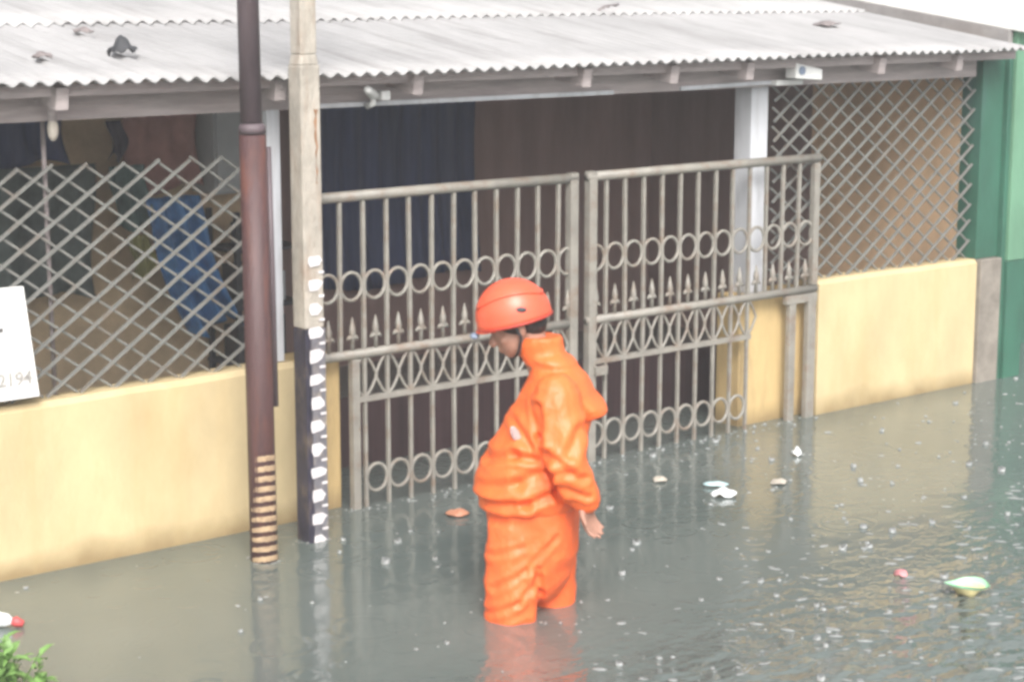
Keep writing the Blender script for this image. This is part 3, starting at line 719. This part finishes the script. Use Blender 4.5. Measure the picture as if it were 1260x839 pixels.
# ------------------------------------------------------------------ floating rubbish
def scrap(name, loc, sz, m, label, cat, rz=0, seed=0, lift=.012, group='rubbish floating on the flood water'):
    rr = random.Random(seed); n = 8; vs = []; fs = []
    for lay in (0,1):
        for jj in range(n+1):
            for i in range(n+1):
                s = i/n-.5; q_ = jj/n-.5
                k = 1-.35*abs(q_)*2*rr.uniform(.6,1)
                z = lift + .35*sz[2]*noise.noise(Vector((s*3+seed, q_*3, seed*1.7)))*2 + sz[2]*(1-(2*s)**2)*(1-(2*q_)**2) - .004*lay
                vs.append((s*sz[0]*k, q_*sz[1]*(1-.3*abs(s)), z))
    w = n+1; o = w*w
    for jj in range(n):
        for i in range(n):
            a = jj*w+i; fs.append((a,a+1,a+w+1,a+w)); fs.append((o+a,o+a+w,o+a+w+1,o+a+1))
    for i in range(n):
        fs.append((i,o+i,o+i+1,i+1)); a = n*w+i; fs.append((a,a+1,o+a+1,o+a))
        a = i*w; fs.append((a,a+w,o+a+w,o+a)); a = i*w+n; fs.append((a,o+a,o+a+w,a+w))
    o_ = tag(MB().add(vs, fs).build(name, m, smooth=True, loc=loc), label, cat, group); o_.rotation_euler = (0,0,rz); return o_
M['bag_white'] = mat('white_plastic_film', (.80,.82,.82), .3, .05, 20)
M['bag_cyan'] = mat('pale_cyan_plastic', (.50,.68,.70), .3, .1, 20)
M['peach'] = mat('faded_orange_plastic', (.55,.25,.15), .4, .15, 20)
M['pink'] = mat('pink_wrapper', (.62,.26,.27), .4, .15, 20)
M['mint'] = mat('mint_green_wrapper', (.42,.78,.50), .35, .1, 20)
M['yel'] = mat('pale_yellow_wrapper', (.85,.74,.38), .4, .1, 20)
M['red'] = mat('red_wrapper', (.62,.10,.10), .4, .1, 20)
M['beige'] = mat('beige_plastic', (.50,.45,.38), .5, .1, 20)
rz0 = R(-39)
scrap('plastic_bag', (6.22,6.05,0), (.12,.07,.030), M['bag_white'], 'crumpled white plastic bag floating in front of the right gate', 'bag', rz0, 3)
scrap('plastic_scrap', (6.32,6.20,0), (.12,.05,.010), M['bag_cyan'], 'pale cyan strip of plastic floating just behind the white bag', 'plastic scrap', rz0, 5)
scrap('plastic_scrap', (6.187,6.436,0), (.07,.07,.012), M['beige'], 'small pale grey scrap floating near the right gate, left of the white bag', 'plastic scrap', rz0, 8)
scrap('plastic_scrap', (6.585,6.051,0), (.09,.07,.012), M['beige'], 'beige scrap floating to the right of the white bag', 'plastic scrap', R(20), 9)
scrap('plastic_scrap', (7.067,6.379,0), (.05,.07,.026), M['bag_white'], 'small bright white lump floating below the gate bracket', 'plastic scrap', rz0, 12)
scrap('plastic_scrap', (5.085,6.567,0), (.11,.08,.016), M['peach'], 'faded orange scrap floating by the left gate beside the person', 'plastic scrap', R(-20), 14)
scrap('plastic_scrap', (5.894,4.755,0), (.055,.06,.015), M['pink'], 'small pink wrapper floating behind the green bowl shaped wrapper', 'wrapper', rz0, 17)
wr = thing('food_wrapper', (5.89,4.43,0), 'mint green and pale yellow bowl shaped wrapper floating at lower right', 'wrapper', 'rubbish floating on the flood water', rz0)
vs = []; fs = []; n = 18
for i in range(5):
    for k in range(n):
        a = 2*math.pi*k/n; r_ = (.030,.040,.055,.070,.074)[i]*(1+.10*math.sin(a*3+i)); vs.append((r_*math.cos(a)*1.15, r_*math.sin(a)*.8, (.004,.022,.036,.046,.052)[i]+.006*math.sin(a*2)))
for i in range(4):
    for k in range(n): fs.append((i*n+k, i*n+(k+1)%n, (i+1)*n+(k+1)%n, (i+1)*n+k))
fs.append(tuple(range(n))[::-1])
low = MB().add(vs[:3*n], [f for f in fs if max(f) < 3*n]); low.build('wrapper_base', M['yel'], wr, smooth=True)
fs2 = [tuple(i-2*n for i in f) for f in fs if min(f) >= 2*n]
MB().add(vs[2*n:], fs2).build('wrapper_rim', M['mint'], wr, smooth=True)
fw_ = thing('food_wrapper', (2.87,6.43,0), 'white wrapper with red end floating above the plant at lower left', 'wrapper', 'rubbish floating on the flood water', rz0)
MB().tube([(-.13,0,.02),(-.10,0,.03),(-.03,.0,.032),(.03,0,.026),(.048,0,.02)], [.008,.030,.032,.024,.012], 12).build('wrapper_body', M['bag_white'], fw_, smooth=True)
MB().tube([(.044,0,.02),(.060,0,.022),(.088,.0,.012)], [.012,.020,.012], 10).build('wrapper_end', M['red'], fw_, smooth=True)

# debris on the roof
def onroof(x, y): return (x, y, Z0+RS*(y-Y0)+.018)
scrap('roof_litter', onroof(3.849,7.17), (.10,.12,.05), M['darkgrey'], 'dark crumpled lump lying on the roof above the thin pole', 'litter', .4, 21, .005, 'litter on the roof')
scrap('roof_litter', onroof(8.44,7.48), (.15,.14,.022), M['wood_dark'], 'brown leaf scrap on the roof above the right lattice', 'litter', .1, 23, .004, 'litter on the roof')
scrap('roof_litter', onroof(3.47,7.12), (.07,.08,.02), M['wood_dark'], 'small brown scrap on the roof near the left picture edge', 'litter', .8, 25, .004, 'litter on the roof')
scrap('roof_litter', onroof(3.93,7.66), (.06,.10,.018), M['wood_dark'], 'tiny grey scrap high on the roof behind the dark lump', 'litter', .3, 27, .004, 'litter on the roof')
tag(MB().tube([onroof(7.20,8.02),onroof(7.33,8.12),(7.47,8.16,2.18)], [.012,.016,.011], 8).build('stick', M['wood_dark'], smooth=True), 'short dark stick lying high on the roof right of centre', 'stick')

# ------------------------------------------------------------------ plant at lower left
pl = thing('leafy_plant', (2.45,5.66,G), 'bright green leafy plant at the lower left corner of the water', 'plant')
lv = MB(); st = MB(); rr = random.Random(11)
for i in range(95):
    a = rr.uniform(0,6.28); rad = rr.uniform(.02,.20); hgt = .45+rr.uniform(.06,.30)*(1-rad*1.6)
    top = Vector((rad*math.cos(a), rad*math.sin(a), hgt))
    st.tube([(rad*.2*math.cos(a), rad*.2*math.sin(a), .02), top*.6+Vector((0,0,.12)), top], [.005,.004,.002], 5)
    for k in range(5):
        d = Vector((rr.uniform(-1,1), rr.uniform(-1,1), rr.uniform(-.1,.7))).normalized(); ln = rr.uniform(.045,.08); wd = ln*.5
        s = d.cross(Vector((0,0,1))).normalized(); up = s.cross(d); p = top - Vector((0,0,rr.uniform(0,.08)))
        vs = [p, p+d*ln*.35+s*wd*.5+up*.006, p+d*ln*.4, p+d*ln*.35-s*wd*.5+up*.006, p+d*ln*.75+s*wd*.35-up*.004, p+d*ln*.78-up*.008, p+d*ln*.75-s*wd*.35-up*.004, p+d*ln-up*.02]
        lv.add(vs, [(0,1,2),(0,2,3),(1,4,5,2),(2,5,6,3),(4,7,5),(5,7,6)])
lv.build('leaves', M['leaf'], pl); st.build('stems', M['stem'], pl)

# ------------------------------------------------------------------ rain splashes and glare flecks on the water
sp = MB(); rr = random.Random(99)
def splash(x, y, r):
    if rr.random() < .55:
        sp.ell((x,y,0), (r*1.15,r*rr.uniform(.6,1),r*.28), 8, 6, Matrix.Rotation(rr.uniform(0,3),3,'Z'))
    else:
        n = 7; vs = [(x,y,.004)]; h = r*rr.uniform(.9,1.6)
        for k in range(n):
            a = 6.283*k/n+rr.uniform(-.2,.2); vs.append((x+r*math.cos(a), y+r*math.sin(a), .001)); vs.append((x+r*.9*math.cos(a), y+r*.9*math.sin(a), h*rr.uniform(.3,1)))
        for k in range(n):
            p, q_ = 1+2*k, 1+2*((k+1)%n); sp.v += []; 
        base = vs; fs = []
        for k in range(n):
            p, q_ = 1+2*k, 1+2*((k+1)%n); fs += [(p,q_,q_+1,p+1),(0,p+1,q_+1)]
        sp.add(base, fs)
cnt = 0
while cnt < 1350:
    x = rr.uniform(2.4,10.2); y = rr.uniform(2.6,6.86)
    dens = .30 + .7*max(0, min(1, ((x-4.2)*.30 - (y-5.6)*.5)))
    if x < 4.2: dens *= .5
    if rr.random() > dens: continue
    splash(x, y, rr.choice((.004,.005,.006,.008,.010,.013,.017))*rr.uniform(.7,1.15)); cnt += 1
k_ = 0
while k_ < 420:                                   # extra flat splashes whose paleness stands in for sky glare on the street
    x = rr.uniform(3.6,7.6); y = rr.uniform(3.0,5.3)
    if rr.random() > min(1, max(0, .12+(x-4.4)*.30+(4.9-y)*.55)): continue
    r_ = rr.uniform(.008,.024); sp.ell((x,y,0), (r_*1.3,r_*rr.uniform(.35,.7),r_*.16), 8, 6, Matrix.Rotation(R(-39)+rr.uniform(-.6,.6),3,'Z')); k_ += 1
for i in range(150):
    x = rr.uniform(4.8,7.85); splash(x, YW-rr.uniform(-.02,.10), rr.uniform(.004,.010))
for cx_, cy_, rx_, k_ in ((4.070,6.54,.062,16),(4.385,6.66,.060,16),(4.44,5.42,.12,14),(4.56,5.27,.12,14),(4.62,5.46,.11,12),(4.64,6.93,.12,26)):
    for i in range(k_):
        a = rr.uniform(0,6.28); q_ = rx_*rr.uniform(1,1.25); splash(cx_+q_*math.cos(a), cy_+q_*math.sin(a)*(.3 if cy_ > 6.9 else 1), rr.uniform(.003,.008))
tag(sp.build('splashes_and_glare', M['foam'], smooth=True), 'white rain splashes and bubbles dotting the flood water, flat ones standing in for sky glare', 'rain splashes', kind='stuff')

# ------------------------------------------------------------------ rain haze
hz = MB().box(-152,152,-152,152,G-1,5.0).build('haze', None)
tag(hz, kind='stuff')
hmz = bpy.data.materials.new('rain_haze'); hmz.use_nodes = True
nt = hmz.node_tree; nt.nodes.clear()
out = nt.nodes.new('ShaderNodeOutputMaterial'); pv = nt.nodes.new('ShaderNodeVolumePrincipled')
pv.inputs['Color'].default_value = (.93,.93,.95,1); pv.inputs['Density'].default_value = .0065; pv.inputs['Anisotropy'].default_value = .2
nt.links.new(pv.outputs[0], out.inputs['Volume']); hz.data.materials.append(hmz)

# ------------------------------------------------------------------ light, sky, camera
EL, AZ = 42, -122           # overcast: broad soft sun from behind the camera's left
sd = bpy.data.lights.new('sun', 'SUN'); sd.energy = 1.5; sd.angle = R(26); sd.color = (1,.97,.93)
so = bpy.data.objects.new('sun', sd); COL.objects.link(so)
dirv = Vector((math.cos(R(EL))*math.cos(R(AZ)), math.cos(R(EL))*math.sin(R(AZ)), math.sin(R(EL))))
so.rotation_euler = dirv.to_track_quat('Z', 'Y').to_euler(); so.location = (0,0,20)
W = bpy.data.worlds.new('World'); S.world = W; W.use_nodes = True
nt = W.node_tree; bg = nt.nodes['Background']; sk = nt.nodes.new('ShaderNodeTexSky'); sk.sky_type = 'NISHITA'; sk.sun_disc = False
sk.sun_elevation = R(EL); sk.sun_rotation = R(90-AZ); sk.dust_density = 5; sk.air_density = 1.0; sk.ozone_density = 1
hs = nt.nodes.new('ShaderNodeHueSaturation'); hs.inputs['Saturation'].default_value = .22
nt.links.new(sk.outputs[0], hs.inputs['Color']); nt.links.new(hs.outputs[0], bg.inputs['Color']); bg.inputs['Strength'].default_value = .15

cd = bpy.data.cameras.new('camera'); co = bpy.data.objects.new('camera', cd); COL.objects.link(co)
co.location = (0,0,2.3); co.rotation_euler = (R(90-10.3773), 0, R(50.59626-90))
cd.sensor_width = 36; cd.lens = 36*2400/1260; cd.clip_end = 1000; cd.clip_start = .05
S.camera = co
vs_ = S.view_settings; vs_.view_transform = 'Standard'; vs_.look = 'None'; vs_.gamma = 1; vs_.exposure = .8; vs_.use_curve_mapping = False
S.render.engine = 'CYCLES'
S.cycles.max_bounces = 8; S.cycles.volume_bounces = 1
S.cycles.use_denoising = True
S.cycles.pixel_filter_type = 'BLACKMAN_HARRIS'; S.cycles.filter_width = 3.2
